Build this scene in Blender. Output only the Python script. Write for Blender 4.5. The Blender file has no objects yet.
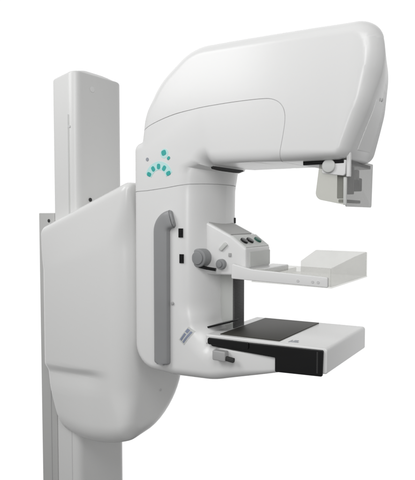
import bpy, bmesh, math, random
from mathutils import Vector, Matrix
from mathutils.bvhtree import BVHTree

scene = bpy.context.scene
COL = scene.collection
random.seed(4)

# ------------------------------------------------------------------ materials
def paint(name, col, rough=0.38, spec=0.5, speckle=0.015, bump=0.02, scale=60.0, coat=0.0, metal=0.0):
    m = bpy.data.materials.new(name); m.use_nodes = True
    nt = m.node_tree; b = nt.nodes['Principled BSDF']
    b.inputs['Roughness'].default_value = rough
    b.inputs['Specular IOR Level'].default_value = spec
    b.inputs['Coat Weight'].default_value = coat
    b.inputs['Metallic'].default_value = metal
    tc = nt.nodes.new('ShaderNodeTexCoord')
    n = nt.nodes.new('ShaderNodeTexNoise'); n.inputs['Scale'].default_value = scale
    n.inputs['Detail'].default_value = 4
    nt.links.new(tc.outputs['Object'], n.inputs['Vector'])
    n2 = nt.nodes.new('ShaderNodeTexNoise'); n2.inputs['Scale'].default_value = 5.0
    n2.inputs['Detail'].default_value = 3
    nt.links.new(tc.outputs['Object'], n2.inputs['Vector'])
    r = nt.nodes.new('ShaderNodeValToRGB')
    lo = [max(0, c * (1 - speckle * 2)) for c in col]; hi = [min(1, c * (1 + speckle)) for c in col]
    r.color_ramp.elements[0].color = (*lo, 1); r.color_ramp.elements[1].color = (*hi, 1)
    r.color_ramp.elements[0].position = 0.2; r.color_ramp.elements[1].position = 0.8
    nt.links.new(n2.outputs['Fac'], r.inputs['Fac'])
    nt.links.new(r.outputs['Color'], b.inputs['Base Color'])
    mr = nt.nodes.new('ShaderNodeMapRange')
    mr.inputs['To Min'].default_value = rough - 0.03; mr.inputs['To Max'].default_value = rough + 0.05
    nt.links.new(n2.outputs['Fac'], mr.inputs['Value'])
    if speckle: nt.links.new(mr.outputs['Result'], b.inputs['Roughness'])
    if bump:
        bp = nt.nodes.new('ShaderNodeBump'); bp.inputs['Strength'].default_value = bump
        bp.inputs['Distance'].default_value = 0.002
        nt.links.new(n.outputs['Fac'], bp.inputs['Height'])
        nt.links.new(bp.outputs['Normal'], b.inputs['Normal'])
    return m

def clear(name, tint, opacity, col, rough=0.12):
    m = bpy.data.materials.new(name); m.use_nodes = True
    nt = m.node_tree; b = nt.nodes['Principled BSDF']; out = nt.nodes['Material Output']
    b.inputs['Base Color'].default_value = (*col, 1); b.inputs['Roughness'].default_value = rough
    t = nt.nodes.new('ShaderNodeBsdfTransparent'); t.inputs['Color'].default_value = (*tint, 1)
    tc = nt.nodes.new('ShaderNodeTexCoord')
    n = nt.nodes.new('ShaderNodeTexNoise'); n.inputs['Scale'].default_value = 14
    n.inputs['Detail'].default_value = 5
    nt.links.new(tc.outputs['Object'], n.inputs['Vector'])
    mr = nt.nodes.new('ShaderNodeMapRange')
    mr.inputs['To Min'].default_value = max(0, opacity - 0.07); mr.inputs['To Max'].default_value = opacity + 0.07
    nt.links.new(n.outputs['Fac'], mr.inputs['Value'])
    mx = nt.nodes.new('ShaderNodeMixShader')
    nt.links.new(mr.outputs['Result'], mx.inputs['Fac'])
    nt.links.new(t.outputs[0], mx.inputs[1]); nt.links.new(b.outputs[0], mx.inputs[2])
    nt.links.new(mx.outputs[0], out.inputs['Surface'])
    return m

M = dict(
    white=paint('white_enamel', (0.79, 0.79, 0.785), 0.27, speckle=0.0, bump=0.05),
    column=paint('column_enamel', (0.73, 0.73, 0.722), 0.36, speckle=0.0, bump=0.05),
    carriage=paint('carriage_enamel', (0.76, 0.76, 0.752), 0.27, speckle=0.0, bump=0.05),
    rail=paint('rail_grey', (0.52, 0.52, 0.51), 0.5),
    grip=paint('grip_grey_rubber', (0.30, 0.303, 0.308), 0.42, speckle=0.05, bump=0.06, scale=300),
    knob=paint('knob_grey', (0.27, 0.275, 0.28), 0.45, speckle=0.05),
    mid=paint('mid_grey_plastic', (0.42, 0.42, 0.42), 0.45),
    mid2=paint('warm_grey_plastic', (0.42, 0.42, 0.41), 0.5),
    light=paint('light_grey_plastic', (0.62, 0.63, 0.61), 0.4),
    black=paint('black_plastic', (0.007, 0.007, 0.0075), 0.26, spec=0.4, speckle=0.2, bump=0.04),
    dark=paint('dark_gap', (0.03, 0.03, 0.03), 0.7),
    seam=paint('seam_grey', (0.62, 0.62, 0.62), 0.7),
    charcoal=paint('charcoal_bellows', (0.09, 0.09, 0.09), 0.5),
    cassette=paint('cassette_top', (0.045, 0.043, 0.036), 0.55, speckle=0.25, bump=0.05, scale=400),
    teal=paint('teal_print', (0.04, 0.46, 0.42), 0.4, speckle=0.1),
    halo=paint('pale_cyan_print', (0.54, 0.82, 0.80), 0.4),
    greydot=paint('grey_print', (0.34, 0.36, 0.40), 0.4),
    blue=paint('label_blue', (0.32, 0.36, 0.48), 0.45, speckle=0.2, scale=200),
    green=paint('button_green', (0.02, 0.10, 0.075), 0.3),
    metal=paint('screw_metal', (0.30, 0.30, 0.30), 0.3, metal=0.7),
    shield=clear('shield_clear_plastic', (0.76, 0.762, 0.735), 0.22, (0.58, 0.58, 0.54), 0.08),
    smoke=clear('shield_smoked_plastic', (0.66, 0.66, 0.655), 0.3, (0.50, 0.50, 0.49), 0.08),
    paddle=clear('paddle_clear_plastic', (0.91, 0.91, 0.90), 0.18, (0.72, 0.72, 0.70), 0.06),
    floor=paint('vinyl_floor', (0.10, 0.10, 0.10), 0.4, speckle=0.15),
)

# ------------------------------------------------------------------ helpers
def link(name, bm, mat, parent=None, smooth=35):
    me = bpy.data.meshes.new(name); bmesh.ops.recalc_face_normals(bm, faces=bm.faces)
    bm.to_mesh(me); bm.free()
    o = bpy.data.objects.new(name, me); COL.objects.link(o)
    if mat: me.materials.append(mat)
    if parent: o.parent = parent
    finish(me, smooth)
    return o

def finish(me, smooth):
    if smooth is None: return
    me.polygons.foreach_set('use_smooth', [True] * len(me.polygons))
    ang = math.radians(smooth)
    bm = bmesh.new(); bm.from_mesh(me)
    for e in bm.edges:
        if len(e.link_faces) == 2 and e.calc_face_angle(0) > ang: e.smooth = False
    bm.to_mesh(me); bm.free()

def fillet(pts, step=0.008):
    """pts: (u, v, radius, rn, lat) -> dense loop of (u, v, rn, lat); corners become arcs."""
    n = len(pts); out = []
    arcs = []
    for i in range(n):
        p = Vector(pts[i][:2]); a = Vector(pts[i - 1][:2]); b = Vector(pts[(i + 1) % n][:2])
        d1 = (a - p).normalized(); d2 = (b - p).normalized()
        cosang = max(-1, min(1, d1.dot(d2))); ang = math.acos(cosang); R = pts[i][2]
        if R <= 0 or ang > math.pi - 0.01:
            arcs.append([p]); continue
        t = R / math.tan(ang / 2)
        t = min(t, (a - p).length * 0.495, (b - p).length * 0.495); R = t * math.tan(ang / 2)
        c = p + (d1 + d2).normalized() * (R / math.sin(ang / 2))
        s = p + d1 * t; e = p + d2 * t
        sweep = math.pi - ang; k = max(3, int(sweep * R / step) + 2, int(sweep / 0.2))
        v0 = s - c; sign = 1 if v0.cross(e - c) > 0 else -1
        arc = []
        for j in range(k + 1):
            th = sign * sweep * j / k
            arc.append(c + Vector((v0.x * math.cos(th) - v0.y * math.sin(th), v0.x * math.sin(th) + v0.y * math.cos(th))))
        arcs.append(arc)
    for i in range(n):
        rn, la = pts[i][3], pts[i][4]
        for q in arcs[i]: out.append((q.x, q.y, rn, la))
        a = arcs[i][-1]; b = arcs[(i + 1) % n][0]; rn2, la2 = pts[(i + 1) % n][3:5]
        k = int((b - a).length / (step * 2.5))
        for j in range(1, k + 1):
            f = j / (k + 1); q = a.lerp(b, f); s = f * f * (3 - 2 * f)
            out.append((q.x, q.y, rn + (rn2 - rn) * s, la + (la2 - la) * s))
    return out

def loft(loop, lo, hi, axis='y', K=9, edge_lo=True, edge_hi=True, lo_scale=1.0, star=False):
    """Extrude a closed profile between lo and hi with rounded rims (per-vertex radius rn inward, lat along the axis)."""
    n = len(loop); P = [Vector(l[:2]) for l in loop]
    area = sum(P[i].x * P[(i + 1) % n].y - P[(i + 1) % n].x * P[i].y for i in range(n))
    nor = []
    for i in range(n):
        t1 = (P[i] - P[i - 1]).normalized(); t2 = (P[(i + 1) % n] - P[i]).normalized(); t = (t1 + t2).normalized()
        q = Vector((-t.y, t.x)) * (1 if area > 0 else -1)
        nor.append(q)
    bm = bmesh.new(); rings = []
    def put(u, v, w):
        return bm.verts.new((u, w, v) if axis == 'y' else (w, u, v))
    mid = (lo + hi) / 2
    ths = [math.pi / 2 * k / K for k in range(K, -1, -1)]
    def rim(side, end):
        rr = []
        for th in ths:
            row = []
            for i in range(n):
                sc = lo_scale if side < 0 else 1.0
                rn, la = loop[i][2] * sc, loop[i][3] * sc; off = rn * (1 - math.cos(th)); q = P[i] + nor[i] * off
                w = end - side * la * (1 - math.sin(th))
                row.append(put(q.x, q.y, w))
            rr.append(row)
        return rr
    A = rim(-1, lo) if edge_lo else [[put(P[i].x, P[i].y, lo) for i in range(n)]]
    B = rim(1, hi) if edge_hi else [[put(P[i].x, P[i].y, hi) for i in range(n)]]
    B.reverse()
    rings = A + B
    for a, b in zip(rings, rings[1:]):
        for i in range(n):
            j = (i + 1) % n
            bm.faces.new((a[i], a[j], b[j], b[i]))
    if star:                                                    # caps as concentric rings round the middle of the face
        for ring in (rings[0], rings[-1]):
            c = sum((v.co for v in ring), Vector()) / n; prev = ring
            for f in (0.9, 0.75, 0.6, 0.45, 0.3, 0.15):
                row = [bm.verts.new(c.lerp(v.co, f)) for v in ring]
                for i in range(n): bm.faces.new((prev[i], prev[(i + 1) % n], row[(i + 1) % n], row[i]))
                prev = row
            ce = bm.verts.new(c)
            for i in range(n): bm.faces.new((prev[i], prev[(i + 1) % n], ce))
    else:
        bm.faces.new(rings[0]); bm.faces.new(list(reversed(rings[-1])))
    bmesh.ops.remove_doubles(bm, verts=bm.verts, dist=1e-6)
    return bm

def prism(pts, lo, hi, axis='y', r=0.0, rim=0.0, K=4, step=0.006):
    return loft(fillet([(p[0], p[1], p[2] if len(p) > 2 else r, rim, rim) for p in pts], step), lo, hi, axis, K)

def box(x0, x1, y0, y1, z0, z1, bev=0.002, seg=3):
    bm = bmesh.new(); bmesh.ops.create_cube(bm, size=1)
    for v in bm.verts:
        v.co = Vector(((x0 + x1) / 2 + v.co.x * (x1 - x0), (y0 + y1) / 2 + v.co.y * (y1 - y0), (z0 + z1) / 2 + v.co.z * (z1 - z0)))
    if bev: bmesh.ops.bevel(bm, geom=bm.edges[:], offset=bev, segments=seg, profile=0.5, affect='EDGES')
    return bm

def merge(*bms):
    out = bms[0]
    for b in bms[1:]:
        me = bpy.data.meshes.new('t'); b.to_mesh(me); b.free(); out.from_mesh(me); bpy.data.meshes.remove(me)
    return out

def disc(center, normal, r, h, r2=None, seg=40, bev=0.0015):
    """short cylinder from center outward along normal."""
    bm = bmesh.new()
    bmesh.ops.create_cone(bm, cap_ends=True, segments=seg, radius1=r, radius2=r2 if r2 else r, depth=h)
    if bev: bmesh.ops.bevel(bm, geom=[e for e in bm.edges if all(len(f.verts) > 4 or True for f in e.link_faces) and abs(e.verts[0].co.z - e.verts[1].co.z) < 1e-6], offset=bev, segments=3, profile=0.5, affect='EDGES')
    nrm = Vector(normal).normalized()
    q = Vector((0, 0, 1)).rotation_difference(nrm)
    bmesh.ops.transform(bm, matrix=Matrix.Translation(Vector(center) + nrm * h * 0.5) @ q.to_matrix().to_4x4(), verts=bm.verts)
    return bm

def tube(path, ra, rb=None, seg=16, up=(0, 1, 0), taper_ends=True):
    """sweep an elliptical section: rb along `up`, ra across."""
    rb = rb or ra; bm = bmesh.new(); rings = []; up = Vector(up); n = len(path); P = [Vector(p) for p in path]
    for i in range(n):
        t = (P[min(i + 1, n - 1)] - P[max(i - 1, 0)]).normalized()
        u = (up - t * up.dot(t)).normalized(); s = t.cross(u)
        row = []
        for k in range(seg):
            th = 2 * math.pi * k / seg
            c, d = math.cos(th), math.sin(th)
            c = math.copysign(abs(c) ** 0.6, c); d = math.copysign(abs(d) ** 0.6, d)
            row.append(bm.verts.new(P[i] + s * ra * c + u * rb * d))
        rings.append(row)
    for a, b in zip(rings, rings[1:]):
        for k in range(seg): bm.faces.new((a[k], a[(k + 1) % seg], b[(k + 1) % seg], b[k]))
    bm.faces.new(rings[0]); bm.faces.new(list(reversed(rings[-1])))
    return bm

def boolean(o, cutters, op='DIFFERENCE'):
    for c in cutters:
        md = o.modifiers.new('b', 'BOOLEAN'); md.operation = op; md.solver = 'EXACT'; md.object = c
    dg = bpy.context.evaluated_depsgraph_get(); dg.update()
    me = bpy.data.meshes.new_from_object(o.evaluated_get(dg))
    old = o.data; nm = old.name; o.modifiers.clear(); o.data = me
    bpy.data.meshes.remove(old); me.name = nm
    return o

def kill(*obs):
    for o in obs:
        me = o.data; bpy.data.objects.remove(o); bpy.data.meshes.remove(me)

def smoothstep(a, b, x):
    if a > b: return 1 - smoothstep(b, a, x)
    t = max(0, min(1, (x - a) / (b - a))); return t * t * (3 - 2 * t)

# ------------------------------------------------------------------ the machine
root = bpy.data.objects.new('mammography_machine', None); COL.objects.link(root)
root['label'] = 'white mammography machine with C-shaped arm, clear compression paddle and black-sided detector tray'
root['category'] = 'x-ray machine'
root.empty_display_size = 0.3

W = 0.145; WF = 0.118
# ---- column
prof = [(-0.090, -0.115, 0.012, 0.012, 0.02), (0.022, -0.115, 0.030, 0.012, 0.02), (0.022, 0.115, 0.030, 0.012, 0.02), (-0.090, 0.115, 0.012, 0.012, 0.02)]
def column_mesh():
    lp = fillet(prof, 0.004); n = len(lp); bm = bmesh.new(); rings = []
    zs = [0.03, 0.6, 1.2, 1.7, 1.872]
    for z in zs: rings.append([bm.verts.new((p[0], p[1], z)) for p in lp])
    for th in [math.pi / 2 * k / 6 for k in range(1, 7)]:
        s = 0.010 * (1 - math.cos(th)); row = []
        for p in lp:
            x = -0.028 + (p[0] + 0.028) * (1 - s / 0.05); y = p[1] * (1 - s / 0.115)
            row.append(bm.verts.new((x, y, 1.872 + 0.010 * math.sin(th))))
        rings.append(row)
    base = rings[-1]
    for f in (0.75, 0.5, 0.25, 0.08):                          # gently crowned cap
        rings.append([bm.verts.new((-0.028 + (v.co.x + 0.028) * f, v.co.y * f, 1.882 + 0.026 * (1 - f ** 1.6))) for v in base])
    for a, b in zip(rings, rings[1:]):
        for i in range(n): bm.faces.new((a[i], a[(i + 1) % n], b[(i + 1) % n], b[i]))
    bm.faces.new(rings[-1]); bm.faces.new(list(reversed(rings[0])))
    for v in bm.verts:
        if v.co.z > 1.8: v.co.z -= 0.02 * max(0, 0.022 - v.co.x) / 0.112
    return bm
column = link('column', column_mesh(), M['column'], root, 40)
link('seam', box(-0.0125, -0.0095, -0.1162, -0.113, 0.03, 1.735, 0.0005, 1), M['seam'], column)
link('trim_strip', box(-0.009, -0.0055, -0.1164, -0.112, 1.25, 1.735, 0.0006, 1), M['light'], column)
link('slot', box(-0.012, 0.000, -0.1166, -0.112, 1.690, 1.698, 0.001, 1), M['seam'], column)
link('screw', disc((0.0225, -0.052, 1.452), (1, 0, 0), 0.0065, 0.004), M['dark'], column)
link('badge', disc((0.0222, -0.036, 1.828), (1, 0, 0), 0.010, 0.0012, bev=0.0004), M['white'], column)

rail = link('rear_rail', prism([(-0.176, -0.112, 0.008), (-0.0915, -0.112, 0.004), (-0.0915, 0.112, 0.004), (-0.176, 0.112, 0.008)], 0.03, 1.407, 'y', rim=0.003), M['rail'], root)
# prism built in (x,y) then stood up: swap axes
for v in rail.data.vertices: v.co = Vector((v.co.x, v.co.z, v.co.y))
rail.data.flip_normals()
link('bolt', disc((-0.118, -0.1115, 1.380), (0, -1, 0), 0.006, 0.003), M['dark'], rail)
link('seam', box(-0.121, -0.1185, -0.1135, -0.110, 0.03, 1.28, 0.0004, 1), M['mid'], rail)
base = link('base_plate', prism([(-0.30, -0.28, 0.05), (0.55, -0.28, 0.12), (0.55, 0.28, 0.12), (-0.30, 0.28, 0.05)], 0.0, 0.032, 'y', rim=0.008), M['mid'], root)
for v in base.data.vertices: v.co = Vector((v.co.x, v.co.z, v.co.y))
base.data.flip_normals()

# ---- carriage: U-shaped front view, pushed back over the column
cw = 0.150; ztop = 1.502
pts = [(-cw, ztop, 0.030, 0.020, 0.026), (-cw, 1.30, 0, 0.06, 0.085), (-cw, 0.86, 0, 0.06, 0.085), (-cw, 0.692, 0.095, 0.045, 0.05)]
for k in range(1, 12):
    th = math.pi / 2 * k / 12
    pts.append((-0.035 + 0.185 * math.sin(th) ** 1.1, 0.877 - 0.174 * math.cos(th) ** 1.12, 0, 0.045, 0.05))
pts += [(cw, 0.877, 0, 0.045, 0.05), (cw, 1.30, 0, 0.045, 0.05), (cw, ztop, 0.020, 0.012, 0.016)]
bm = loft(fillet(pts, 0.007), -0.118, 0.284, 'x', 12, lo_scale=0.3, star=True)
# more rings along the length
long_edges = [e for e in bm.edges if abs(e.verts[0].co.x - e.verts[1].co.x) > 0.2]
bmesh.ops.subdivide_edges(bm, edges=long_edges, cuts=18, use_grid_fill=True)
for z in (0.90, 0.886, 0.882, 0.878, 0.874, 0.870, 0.866, 0.862, 0.856, 0.848, 0.835, 0.82, 0.80, 0.78, 0.95, 1.05, 1.2, 1.3):
    tl = 0.09 if z < 0.94 else 0
    bmesh.ops.bisect_plane(bm, geom=bm.verts[:] + bm.edges[:] + bm.faces[:], plane_co=(-0.118, 0, z), plane_no=(-tl, 0, 1), dist=1e-5)
for v in bm.verts:
    x, y, z = v.co
    z2 = z + (x - 0.272) * 0.36 * smoothstep(1.15, 1.40, z)
    zc = z - (x + 0.118) * 0.09
    d = 0.012 * (1 - smoothstep(0.856, 0.890, zc)) * (0.45 + 0.55 * smoothstep(0.80, 0.862, zc)) * (1 - smoothstep(0.10, 0.225, x))
    d *= smoothstep(0.02, 0.11, -y)
    z2 += (-0.050 * (0.272 - x) / 0.39 - 0.024 * max(0, 1 - ((x - 0.09) / 0.185) ** 2)) * (1 - smoothstep(0.69, 0.86, z))
    f = (0.272 - x) / 0.39
    x2 = x + 0.098 * smoothstep(0.0, 0.24, 0.89 - z) * f
    q = (x - 0.10) / 0.20
    if y < 0: d -= 0.010 * max(0, 1 - q * q) * smoothstep(1.52, 1.30, z) * smoothstep(0.05, 0.14, -y)
    v.co = Vector((x2, y + d, z2))
carriage = link('carriage', bm, M['carriage'], root, 50)
link('screw', disc((0.2825, 0.004, 0.826), (1, 0, 0), 0.004, 0.003, bev=0.0008), M['seam'], carriage)
link('pivot_hub', disc((0.255, 0.02, 1.13), (1, 0, 0), 0.07, 0.085, seg=64), M['seam'], carriage)

# ---- C-arm solid (cut into head, arm and lower housing below)
cpts = [
    (0.301, 0.948, 0.080, 0.022, 0.022),
    (0.440, 0.936, 0.20, 0.030, 0.030),
    (0.580, 0.946, 0.25, 0.030, 0.030),
    (0.800, 1.010, 0.012, 0.012, 0.012),
    (0.800, 1.050, 0.012, 0.010, 0.010),
    (0.640, 1.050, 0.08, 0.012, 0.02),
    (0.548, 1.080, 0.08, 0.075, 0.110),
    (0.547, 1.140, 0.0, 0.086, 0.131),
    (0.546, 1.400, 0.0, 0.086, 0.131),
    (0.547, 1.470, 0.0, 0.086, 0.131),
    (0.553, 1.521, 0.0, 0.082, 0.122),
    (0.558, 1.5365, 0.008, 0.050, 0.060),
    (0.580, 1.5365, 0.0, 0.032, 0.022),
    (0.640, 1.5365, 0.0, 0.032, 0.018),
    (0.735, 1.5345, 0.0, 0.032, 0.018),
    (0.800, 1.5315, 0.0, 0.028, 0.028),
    (0.961, 1.5305, 0.035, 0.022, 0.034),
    (1.006, 1.650, 0.25, 0.028, 0.038),
    (1.031, 1.760, 0.25, 0.034, 0.046),
    (1.008, 1.846, 0.095, 0.036, 0.048),
    (0.800, 1.851, 0.0, 0.034, 0.040),
    (0.508, 1.861, 0.16, 0.034, 0.040),
    (0.390, 1.780, 0.20, 0.034, 0.040),
    (0.334, 1.685, 0.18, 0.030, 0.036),
    (0.329, 1.618, 0.004, 0.026, 0.03),
    (0.302, 1.603, 0.030, 0.022, 0.022),
]
def bulge(bm):
    for i in range(24):
        bmesh.ops.bisect_plane(bm, geom=bm.verts[:] + bm.edges[:] + bm.faces[:], plane_co=(0.62 + 0.0173 * i, 0, 0), plane_no=(1, 0, 0), dist=1e-5)
    for v in bm.verts:
        x, y, z = v.co
        t = (y + 0.0135) / 0.1315
        k = smoothstep(0.62, 1.03, x)                       # the head narrows towards its front
        v.co.x = x - 0.016 * t * t * smoothstep(0.86, 0.99, x) - 0.032 * smoothstep(1.50, 1.84, z) * smoothstep(-0.09, 0.07, y) * smoothstep(0.80, 1.0, x)
        v.co.x -= 0.017 * smoothstep(1.84, 1.52, z) * smoothstep(0.02, -0.13, y) * smoothstep(0.84, 0.97, x)
        v.co.y = y * ((1 - 0.60 * k) if y > 0 else (1 - 0.11 * k))
    return bm
def c_solid(name, mat):
    return link(name, bulge(loft(fillet(cpts, 0.007), -W, WF, 'y', 10)), mat, root, 42)

ref = c_solid('reference', None)
bvh = BVHTree.FromPolygons([v.co.copy() for v in ref.data.vertices], [list(p.vertices) for p in ref.data.polygons])
def on_side(x, z):
    h = bvh.ray_cast(Vector((x, -1, z)), Vector((0, 1, 0))); return h[0], h[1]
def on_front(y, z):
    h = bvh.ray_cast(Vector((2, y, z)), Vector((-1, 0, 0))); return h[0], h[1]

# seam between head and arm
seam_line = [(0.30, 1.634), (0.345, 1.647), (0.377, 1.660), (0.420, 1.672), (0.467, 1.681), (0.520, 1.686), (0.567, 1.689), (0.660, 1.6905),
             (0.735, 1.689), (0.762, 1.684), (0.781, 1.672), (0.791, 1.654), (0.793, 1.630), (0.788, 1.594), (0.779, 1.546), (0.774, 1.50)]
def catmull(line, k=5):
    out = []
    for i in range(len(line) - 1):
        p0, p1, p2, p3 = (Vector(line[max(0, min(len(line) - 1, j))]) for j in (i - 1, i, i + 1, i + 2))
        for q in range(k):
            t = q / k
            v = 0.5 * ((2 * p1) + (p2 - p0) * t + (2 * p0 - 5 * p1 + 4 * p2 - p3) * t * t + (3 * p1 - p0 - 3 * p2 + p3) * t ** 3)
            out.append((v.x, v.y))
    return out + [tuple(line[-1])]
seam_line = catmull(seam_line)
def offset_line(line, d):
    out = []
    for i, p in enumerate(line):
        a = Vector(line[max(i - 1, 0)]); b = Vector(line[min(i + 1, len(line) - 1)]); t = (b - a).normalized()
        out.append((p[0] - t.y * d, p[1] + t.x * d))
    return out
def region(d):
    return offset_line(seam_line, d) + [(0.774, 0.80), (0.25, 0.80), (0.25, 1.62)]
def cutter(poly, y=0.3):
    bm = bmesh.new(); n = len(poly)
    a = [bm.verts.new((p[0], -y, p[1])) for p in poly]; b = [bm.verts.new((p[0], y, p[1])) for p in poly]
    for i in range(n): bm.faces.new((a[i], a[(i + 1) % n], b[(i + 1) % n], b[i]))
    bm.faces.new(a); bm.faces.new(list(reversed(b)))
    return link('cut', bm, None, None, None)
G = 0.0009
low_keep = [(0.2, 0.8), (1.1, 0.8), (1.1, 1.486), (0.60, 1.486), (0.545, 1.486), (0.50, 1.484), (0.431, 1.4755), (0.357, 1.469), (0.2, 1.463)]
low_cut = [(0.2, 0.8), (1.1, 0.8), (1.1, 1.4884), (0.60, 1.4884), (0.545, 1.4884), (0.50, 1.4865), (0.431, 1.478), (0.357, 1.4715), (0.2, 1.4655)]

wide = cutter([(0.795, 0.7), (1.3, 0.7), (1.3, 1.45), (0.795, 1.45)])       # keeps the nose with the lower housing
head = c_solid('head_housing', M['white'])
c1 = cutter(region(G)); c2 = cutter(low_cut)
boolean(head, [c1, c2]); finish(head.data, 42)
arm = c_solid('upper_arm', M['white'])
c3 = cutter(region(-G))
boolean(arm, [c3], 'INTERSECT')
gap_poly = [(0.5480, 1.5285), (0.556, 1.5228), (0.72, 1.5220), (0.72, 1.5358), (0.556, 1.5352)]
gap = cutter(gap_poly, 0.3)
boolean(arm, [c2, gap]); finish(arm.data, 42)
lower = c_solid('lower_housing', M['white'])
c4 = cutter(low_keep)
boolean(lower, [c4], 'INTERSECT'); finish(lower.data, 42)
# dark core seen through the seams
core = link('seam', bulge(loft(fillet(cpts, 0.007), -W, WF, 'y', 10)), M['seam'], arm, 42)
for v in core.data.vertices: pass
me = core.data
bm = bmesh.new(); bm.from_mesh(me); bm.normal_update()
nn = {v: v.normal.copy() for v in bm.verts}
for v in bm.verts: v.co -= nn[v] * 0.0018
bm.to_mesh(me); bm.free()
strip_poly = offset_line(seam_line, 0.006) + list(reversed(offset_line(seam_line, -0.006)))
c5 = cutter(strip_poly)
boolean(core, [c5], 'INTERSECT')
core2 = link('seam', bulge(loft(fillet(cpts, 0.007), -W, WF, 'y', 10)), M['seam'], lower, 42)
bm = bmesh.new(); bm.from_mesh(core2.data); bm.normal_update()
nn = {v: v.normal.copy() for v in bm.verts}
for v in bm.verts: v.co -= nn[v] * 0.0018
bm.to_mesh(core2.data); bm.free()
ring_poly = [(0.25, 1.460), (0.357, 1.464), (0.431, 1.471), (0.50, 1.479), (0.545, 1.480), (0.59, 1.480), (0.59, 1.494), (0.545, 1.494), (0.50, 1.492), (0.431, 1.484), (0.357, 1.477), (0.25, 1.470)]
c6 = cutter(ring_poly)
boolean(core2, [c6], 'INTERSECT')
core3 = link('gap_shade_fill', bulge(loft(fillet(cpts, 0.007), -W, WF, 'y', 10)), M['dark'], arm, 42)  # dark filler strip, its colour stands in for shade inside the gap
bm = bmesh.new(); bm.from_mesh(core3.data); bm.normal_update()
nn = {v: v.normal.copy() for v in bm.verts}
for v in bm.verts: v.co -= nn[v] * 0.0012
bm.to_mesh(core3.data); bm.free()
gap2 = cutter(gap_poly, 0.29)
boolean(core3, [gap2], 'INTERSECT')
kill(gap2)
kill(c1, c2, c3, c4, c5, c6, gap, wide, ref)

# patch laid on the front or side surface
def patch(us, vs, where, thick, name, mat, parent):
    bm = bmesh.new(); top = []; bot = []
    for v in vs:
        rt = []; rb = []
        for u in us:
            p, nrm = where(u, v)
            rt.append(bm.verts.new(p + nrm * thick)); rb.append(bm.verts.new(p - nrm * 0.001))
        top.append(rt); bot.append(rb)
    nu, nv = len(us), len(vs)
    for j in range(nv - 1):
        for i in range(nu - 1):
            bm.faces.new((top[j][i], top[j][i + 1], top[j + 1][i + 1], top[j + 1][i]))
            bm.faces.new((bot[j][i], bot[j + 1][i], bot[j + 1][i + 1], bot[j][i + 1]))
    for i in range(nu - 1):
        bm.faces.new((top[0][i], bot[0][i], bot[0][i + 1], top[0][i + 1])); bm.faces.new((top[-1][i], top[-1][i + 1], bot[-1][i + 1], bot[-1][i]))
    for j in range(nv - 1):
        bm.faces.new((top[j][0], top[j + 1][0], bot[j + 1][0], bot[j][0])); bm.faces.new((top[j][-1], bot[j][-1], bot[j + 1][-1], top[j + 1][-1]))
    return link(name, bm, mat, parent, 30)
def lin(a, b, n): return [a + (b - a) * i / (n - 1) for i in range(n)]
patch(lin(-0.068, 0.006, 9), lin(1.556, 1.668, 10), on_front, 0.0010, 'front_panel', M['white'], head)
p, nrm = on_front(-0.022, 1.676)
link('screw', disc(p, nrm, 0.0045, 0.002, bev=0.0005), M['seam'], head)

# emblem: an arch of teal dots with a larger dot above
arc = [(0.364, 1.514), (0.372, 1.526), (0.384, 1.5355), (0.402, 1.5405), (0.420, 1.5365), (0.432, 1.527), (0.440, 1.514)]
def flat_shape(poly, y0, y1):
    bm = bmesh.new(); n = len(poly)
    A_ = [bm.verts.new((p[0], y0, p[1])) for p in poly]; B_ = [bm.verts.new((p[0], y1, p[1])) for p in poly]
    for i in range(n): bm.faces.new((A_[i], A_[(i + 1) % n], B_[(i + 1) % n], B_[i]))
    bm.faces.new(A_); bm.faces.new(list(reversed(B_)))
    return bm
def blob(cx, cz, rx, rz, ang, e=0.75):
    out = []
    for k in range(20):
        t = 2 * math.pi * k / 20; c, d = math.cos(t), math.sin(t)
        c = math.copysign(abs(c) ** e, c) * rx; d = math.copysign(abs(d) ** e, d) * rz
        out.append((cx + c * math.cos(ang) - d * math.sin(ang), cz + c * math.sin(ang) + d * math.cos(ang)))
    return out
cx0, cz0 = 0.402, 1.503
petals = []
for px_, pz_ in ((0.3665, 1.5175), (0.382, 1.5325), (0.402, 1.5385), (0.422, 1.5325), (0.4375, 1.5175)):
    ang = math.atan2(pz_ - cz0, px_ - cx0) - math.pi / 2
    petals.append(flat_shape(blob(px_, pz_, 0.0060, 0.0078, ang, 0.65), -W - 0.0012, -W + 0.001))
petals.append(flat_shape(blob(0.421, 1.576, 0.0082, 0.0076, 0.3, 0.65), -W - 0.0012, -W + 0.001))
petals.append(flat_shape(blob(0.438, 1.560, 0.0055, 0.0045, 0.7), -W - 0.0012, -W + 0.001))
emblem = link('emblem', merge(*petals), M['teal'], arm, 30)
line = catmull(arc, 4)
band = offset_line(line, 0.0125) + list(reversed(offset_line(line, -0.012)))
link('emblem_halo', merge(flat_shape(band, -W - 0.0006, -W + 0.001), flat_shape(blob(0.4225, 1.574, 0.0145, 0.0135, 0.3, 1.0), -W - 0.0005, -W + 0.001)), M['halo'], emblem, 30)
p, nrm = on_side(0.360, 1.561)
link('emblem_dot', disc(p, nrm, 0.0052, 0.0012, seg=16, bev=0.0), M['greydot'], emblem, 30)

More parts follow.
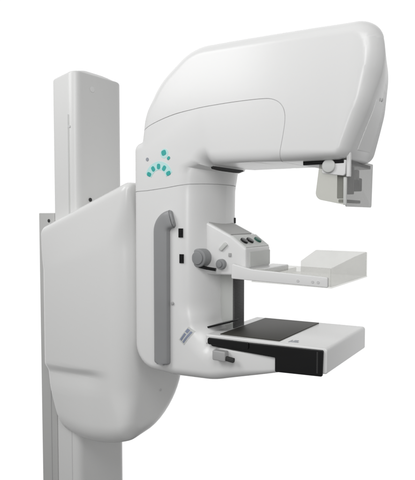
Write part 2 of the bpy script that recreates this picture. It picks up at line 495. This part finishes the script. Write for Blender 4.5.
# side handle
path = []
for i in range(16): path.append((0.4175, -W - 0.006, 0.972 + (1.352 - 0.972) * i / 15))
for i in range(1, 11):
    th = math.radians(72) * i / 10
    path.append((0.4175 + 0.036 * (1 - math.cos(th)), -W - 0.006, 1.352 + 0.036 * math.sin(th)))
ex, ez = path[-1][0], path[-1][2]
for i in range(1, 4): path.append((ex + 0.0055 * i * math.sin(math.radians(72)), -W - 0.006 + 0.0015 * i, ez + 0.0055 * i * math.cos(math.radians(72))))
bm = tube(path, 0.0255, 0.013, 24, up=(0, 1, 0))
bmesh.ops.bevel(bm, geom=[e for e in bm.edges if any(len(f.verts) > 4 for f in e.link_faces)], offset=0.008, segments=4, profile=0.5, affect='EDGES')
handle = link('handle', bm, M['grip'], lower, 60)
link('foot', disc((0.4175, -W + 0.004, 0.985), (0, -1, 0), 0.012, 0.008, seg=24), M['mid'], handle, 40)
for x, z in ((0.479, 1.350), (0.481, 1.278)):
    sw = patch(lin(x - 0.0065, x + 0.0055, 5), lin(z - 0.0125, z + 0.0125, 4), on_side, 0.003, 'switch', M['black'], lower)
    patch(lin(x - 0.0035, x + 0.0025, 4), lin(z - 0.002, z + 0.0085, 4), on_side, 0.005, 'rocker', M['black'], sw)
# blue-grey label, tilted
def tilt(cx, cz, ang):
    def f(u, v):
        return on_side(cx + u * math.cos(ang) - v * math.sin(ang), cz + u * math.sin(ang) + v * math.cos(ang))
    return f
lab = patch(lin(-0.024, 0.024, 6), lin(-0.011, 0.011, 4), tilt(0.496, 1.062, 0.95), 0.0012, 'label_sticker', M['halo'], lower)
lab.data.materials[0] = M['light']
for a, b, c, d in ((-0.020, 0.004, 0.002, 0.008), (-0.020, 0.018, -0.008, -0.002), (0.008, 0.019, 0.001, 0.009)):
    patch(lin(a, b, 4), lin(c, d, 3), tilt(0.496, 1.062, 0.95), 0.002, 'printed_bar', M['blue'], lab)
p, nrm = on_side(0.452, 1.148)
link('screw', disc((0.452, -W, 1.150), (0, -1, 0), 0.0045, 0.005), M['mid'], lower)
link('rear_catch', box(0.306, 0.320, -0.10, -0.08, 1.172, 1.186, 0.003), M['mid'], lower)

# guide rail for the compression carriage on the front of the housing
guide = link('guide_rail', box(0.50, 0.586, -0.040, 0.020, 1.066, 1.262, 0.003), M['light'], lower)
link('bellows', merge(*[box(0.576, 0.591, -0.038, 0.018, 1.074 + k * 0.0045, 1.0783 + k * 0.0045, 0.001, 2) for k in range(39)]), M['charcoal'], guide)
link('slit', prism([(0.520, 1.074), (0.612, 1.104), (0.612, 1.109), (0.520, 1.080)], -0.1005, -0.05, 'y', r=0.0015, rim=0.001), M['black'], lower)

# ---- compression unit
cu = link('compression_unit', prism([(0.47, 1.230, 0.01), (0.632, 1.235, 0.012), (0.657, 1.252, 0.012), (0.657, 1.309, 0.006), (0.609, 1.343, 0.008), (0.520, 1.384, 0.02), (0.47, 1.392, 0.01)], -0.090, 0.052, 'y', rim=0.006, K=4), M['white'], root, 45)
def slope(x0, z0, x1, z1, y0, y1, f0, f1, g0, g1, t, name, mat, parent):
    """thin plate lying on the sloping face between two edges of the unit."""
    n = Vector((z0 - z1, 0, x1 - x0)).normalized()
    def P(f, g): return Vector((x0 + (x1 - x0) * f, y0 + (y1 - y0) * g, z0 + (z1 - z0) * f))
    q = [P(f0, g0), P(f1, g0), P(f1, g1), P(f0, g1)]
    bm = bmesh.new(); vt = [bm.verts.new(v + n * t) for v in q]; vb = [bm.verts.new(v - n * 0.001) for v in q]
    bm.faces.new(vt); bm.faces.new(list(reversed(vb)))
    for i in range(4): bm.faces.new((vt[i], vb[i], vb[(i + 1) % 4], vt[(i + 1) % 4]))
    return link(name, bm, mat, parent, None), P, n
slope(0.520, 1.384, 0.609, 1.343, -0.090, 0.052, 0.02, 0.96, 0.05, 0.86, 0.0025, 'hood', M['mid2'], cu)
panel, PP, pn = slope(0.609, 1.343, 0.657, 1.309, -0.090, 0.052, 0.05, 0.94, 0.04, 0.97, 0.002, 'button_panel', M['light'], cu)
for g, m in ((0.21, 'black'), (0.44, 'black'), (0.76, 'green')):
    link('button', disc(PP(0.5, g), pn, 0.0115, 0.007, seg=24, bev=0.0015), M[m], cu)
link('front_window', box(0.6565, 0.6595, -0.070, 0.048, 1.258, 1.300, 0.001), M['light'], cu)
link('hinge', box(0.522, 0.536, 0.050, 0.062, 1.374, 1.392, 0.002), M['black'], cu)
kb = link('knob', merge(disc((0.521, -0.088, 1.280), (0, -1, 0), 0.026, 0.034, seg=40, bev=0.004), disc((0.521, -0.122, 1.280), (0, -1, 0), 0.018, 0.004, seg=32, bev=0.0015)), M['knob'], cu)
link('lever', tube([(0.522, -0.116, 1.257), (0.544, -0.110, 1.252), (0.570, -0.104, 1.249)], 0.0045, 0.004, 12), M['black'], kb)
link('knob', merge(disc((0.582, -0.088, 1.264), (0, -1, 0), 0.0145, 0.014, seg=32, bev=0.002), disc((0.582, -0.102, 1.264), (0, -1, 0), 0.008, 0.004, seg=24, bev=0.001)), M['knob'], cu)
link('clip', box(0.604, 0.612, -0.0935, -0.088, 1.286, 1.296, 0.001), M['mid'], cu)
link('catch', prism([(0.572, 1.306, 0.003), (0.592, 1.326, 0.003), (0.602, 1.318, 0.003), (0.582, 1.300, 0.003)], -0.096, -0.085, 'y', rim=0.002), M['light'], cu)

# ---- compression paddle: bracket + clear tray
pad = link('compression_paddle', box(0.695, 0.912, -0.127, 0.150, 1.226, 1.2295, 0.001, 2), M['paddle'], root)
link('rim_wall', prism([(0.712, 1.2295), (0.909, 1.2295), (0.909, 1.297, 0.004), (0.760, 1.297, 0.01), (0.712, 1.262, 0.006)], 0.1465, 0.150, 'y', r=0.0, rim=0.0008), M['paddle'], pad, 30)
fw = prism([(-0.127, 1.2295), (0.1465, 1.2295), (0.1465, 1.297, 0.004), (0.05, 1.291, 0.03), (-0.127, 1.274, 0.004)], 0.9085, 0.912, 'x', rim=0.0008)
link('rim_wall', fw, M['paddle'], pad, 30)
link('rim_wall', prism([(0.700, 1.2295), (0.909, 1.2295), (0.909, 1.274, 0.003), (0.800, 1.275, 0.006), (0.765, 1.262, 0.006), (0.70, 1.262, 0.003)], -0.127, -0.1235, 'y', rim=0.0008), M['paddle'], pad, 30)
link('rim_wall', box(0.695, 0.6985, -0.123, 0.146, 1.2295, 1.242, 0.0008, 1), M['paddle'], pad, 30)
br = link('bracket', merge(prism([(0.640, 1.232, 0.004), (0.905, 1.2285, 0.003), (0.905, 1.253, 0.004), (0.700, 1.260, 0.01), (0.640, 1.272, 0.006)], -0.137, -0.1275, 'y', rim=0.002),
                            box(0.6405, 0.6945, -0.1273, 0.100, 1.2365, 1.2545, 0.003)), M['white'], pad, 40)
for x in (0.830, 0.868, 0.882):
    link('hole', disc((x, -0.1368, 1.240), (0, -1, 0), 0.0035, 0.0012, seg=16, bev=0.0), M['seam'], br)

# ---- detector tray
def white_tray():
    a = prism([(0.560, 1.0575, 0.003), (0.806, 1.0575, 0.001), (0.806, 1.018, 0.004), (0.908, 1.023, 0.006), (0.908, 1.085, 0.008), (0.560, 1.085, 0.004)], -0.141, 0.152, 'y', rim=0.004, K=5)
    return a
dt = link('detector_tray', white_tray(), M['white'], root, 40)
side = link('side_panel', prism([(0.580, 1.056, 0.010), (0.774, 1.048, 0.002), (0.774, 1.012, 0.004), (0.898, 1.0175, 0.004), (0.900, 1.0805, 0.004), (0.580, 1.076, 0.009)], -0.1475, -0.1395, 'y', rim=0.002), M['black'], dt, 40)
link('end_ridge', box(0.884, 0.888, -0.1485, -0.146, 1.024, 1.076, 0.0006, 1), M['dark'], side)
link('cassette', box(0.598, 0.776, -0.126, 0.138, 1.0835, 1.0875, 0.0015), M['cassette'], dt)
link('cassette_end', prism([(0.574, 1.061, 0.006), (0.70, 1.061, 0.004), (0.70, 1.0795, 0.004), (0.574, 1.0795, 0.006)], -0.152, -0.1470, 'y', rim=0.002), M['black'], dt)
mk = [box(0.800, 0.822, -0.118, -0.110, 1.0846, 1.0858, 0.0, 1), box(0.806, 0.816, -0.108, -0.096, 1.0846, 1.0858, 0.0, 1), box(0.798, 0.801, -0.122, -0.098, 1.0846, 1.0858, 0.0, 1)]
link('printed_mark', merge(*mk), M['greydot'], dt)
for o in [dt] + list(dt.children) + list(side.children):
    for v in o.data.vertices: v.co.z -= 0.010 * (0.908 - v.co.x) / 0.33
lv = link('lock_lever', box(0.600, 0.640, -0.168, -0.148, 1.016, 1.042, 0.003), M['mid'], lower)
link('stem', merge(tube([(0.640, -0.160, 1.024), (0.662, -0.160, 1.022)], 0.006, 0.006, 12), box(0.612, 0.628, -0.150, -0.135, 1.018, 1.036, 0.001)), M['dark'], lv)

# ---- face shield below the head
fs = link('face_shield', prism([(0.880, 1.536, 0.003), (0.868, 1.440, 0.018), (0.944, 1.424, 0.006), (0.946, 1.536, 0.003)], -0.094, -0.091, 'y', rim=0.0006), M['shield'], root, 30)
fr = prism([(-0.094, 1.420, 0.006), (0.108, 1.420, 0.008), (0.116, 1.536, 0.003), (-0.094, 1.536, 0.003)], 0.944, 0.947, 'x', rim=0.0006)
link('front_pane', fr, M['smoke'], fs, 30)
link('mount_plate', box(0.84, 0.944, -0.105, 0.105, 1.522, 1.5325, 0.002), M['black'], fs)
link('bracket', prism([(0.888, 1.500, 0.006), (0.946, 1.492, 0.006), (0.948, 1.530, 0.003), (0.892, 1.534, 0.003)], -0.104, -0.0945, 'y', rim=0.002), M['white'], fs)
link('pivot_knob', disc((0.907, -0.103, 1.517), (0, -1, 0), 0.0165, 0.007, seg=32, bev=0.003), M['light'], fs)
link('bracket', box(0.9475, 0.957, -0.100, -0.090, 1.490, 1.552, 0.002), M['white'], fs)
link('collimator_bar', box(0.916, 0.936, -0.074, -0.062, 1.440, 1.521, 0.002), M['seam'], fs)
link('collimator_bar', box(0.918, 0.936, -0.020, -0.004, 1.452, 1.521, 0.002), M['mid'], fs)
link('collimator_bar', box(0.912, 0.936, 0.032, 0.060, 1.462, 1.496, 0.003), M['dark'], fs)
link('sensor', box(0.915, 0.938, 0.012, 0.030, 1.490, 1.515, 0.002), M['white'], fs)
link('cross_bar', box(0.922, 0.934, -0.080, 0.055, 1.430, 1.438, 0.002), M['seam'], fs)
link('edge_strip', box(0.9400, 0.9475, -0.0965, -0.0905, 1.424, 1.490, 0.001), M['light'], fs)

for o in [fs] + list(fs.children):
    for v in o.data.vertices: v.co.x -= 0.014

# ------------------------------------------------------------------ setting
bm = bmesh.new(); bmesh.ops.create_circle(bm, cap_ends=True, segments=64, radius=0.85)
fl = link('floor', bm, M['floor'], None, None); fl.location = (0.25, -0.1, 0); fl['kind'] = 'structure'

# ------------------------------------------------------------------ light
w = bpy.data.worlds.new('World'); scene.world = w; w.use_nodes = True
nt = w.node_tree; bg = nt.nodes['Background']
tc = nt.nodes.new('ShaderNodeTexCoord')
back = Vector((-0.559, 0.829, 0)).normalized()      # towards the plain white background; world is dimmed away from it to shape light
dotn = nt.nodes.new('ShaderNodeVectorMath'); dotn.operation = 'DOT_PRODUCT'; dotn.inputs[1].default_value = back
nt.links.new(tc.outputs['Generated'], dotn.inputs[0])
mr = nt.nodes.new('ShaderNodeMapRange'); mr.interpolation_type = 'SMOOTHSTEP'
mr.inputs['From Min'].default_value = 0.25; mr.inputs['From Max'].default_value = 0.6
mr.inputs['To Min'].default_value = 0.27; mr.inputs['To Max'].default_value = 1.05
nt.links.new(dotn.outputs['Value'], mr.inputs['Value'])
bg.inputs['Color'].default_value = (1, 1, 1, 1)
sep = nt.nodes.new('ShaderNodeSeparateXYZ'); nt.links.new(tc.outputs['Generated'], sep.inputs[0])
mz = nt.nodes.new('ShaderNodeMapRange'); mz.interpolation_type = 'SMOOTHSTEP'      # world dimmed below, added to darken the lower parts
mz.inputs['From Min'].default_value = -0.80; mz.inputs['From Max'].default_value = -0.52
mz.inputs['To Min'].default_value = 0.12; mz.inputs['To Max'].default_value = 1.0
nt.links.new(sep.outputs['Z'], mz.inputs['Value'])
mu = nt.nodes.new('ShaderNodeMath'); mu.operation = 'MULTIPLY'
nt.links.new(mr.outputs['Result'], mu.inputs[0]); nt.links.new(mz.outputs['Result'], mu.inputs[1])
nt.links.new(mu.outputs[0], bg.inputs['Strength'])

def area(name, loc, target, size, power, col=(1, 1, 1)):
    l = bpy.data.lights.new(name, 'AREA'); l.shape = 'RECTANGLE'; l.size = size[0]; l.size_y = size[1]; l.energy = power; l.color = col
    o = bpy.data.objects.new(name, l); COL.objects.link(o); o.location = loc
    o.rotation_euler = (Vector(target) - Vector(loc)).to_track_quat('-Z', 'Y').to_euler()
    return o
area('key_softbox', (1.75, -1.7, 2.75), (0.45, 0, 1.55), (1.3, 0.9), 15)
area('side_fill', (-0.6, -1.75, 2.75), (0.0, 0, 1.6), (1.2, 1.2), 24)  # unseen fill lamp, added to brighten column and carriage
area('strip_fill', (2.35, -3.3, 2.1), (0.35, 0, 1.5), (0.26, 1.8), 27)  # unseen strip lamp, added for frontal fill and vertical edge highlights

# ------------------------------------------------------------------ camera
f = 518.0; a = math.radians(34); pit = math.atan(25 / 518)
cam = bpy.data.cameras.new('camera'); co = bpy.data.objects.new('camera', cam); COL.objects.link(co)
cam.sensor_fit = 'HORIZONTAL'; cam.sensor_width = 36; cam.lens = 36 * f / 415
cam.clip_start = 0.05; cam.clip_end = 100
co.location = (1.349, -1.300, 1.40)
fwd = Vector((-math.sin(a) * math.cos(pit), math.cos(a) * math.cos(pit), -math.sin(pit)))
co.rotation_euler = fwd.to_track_quat('-Z', 'Y').to_euler()
scene.camera = co
scene.view_settings.view_transform = 'Standard'; scene.view_settings.look = 'None'
scene.view_settings.exposure = 0; scene.view_settings.gamma = 1
scene.render.resolution_x = 885; scene.render.resolution_y = 1024
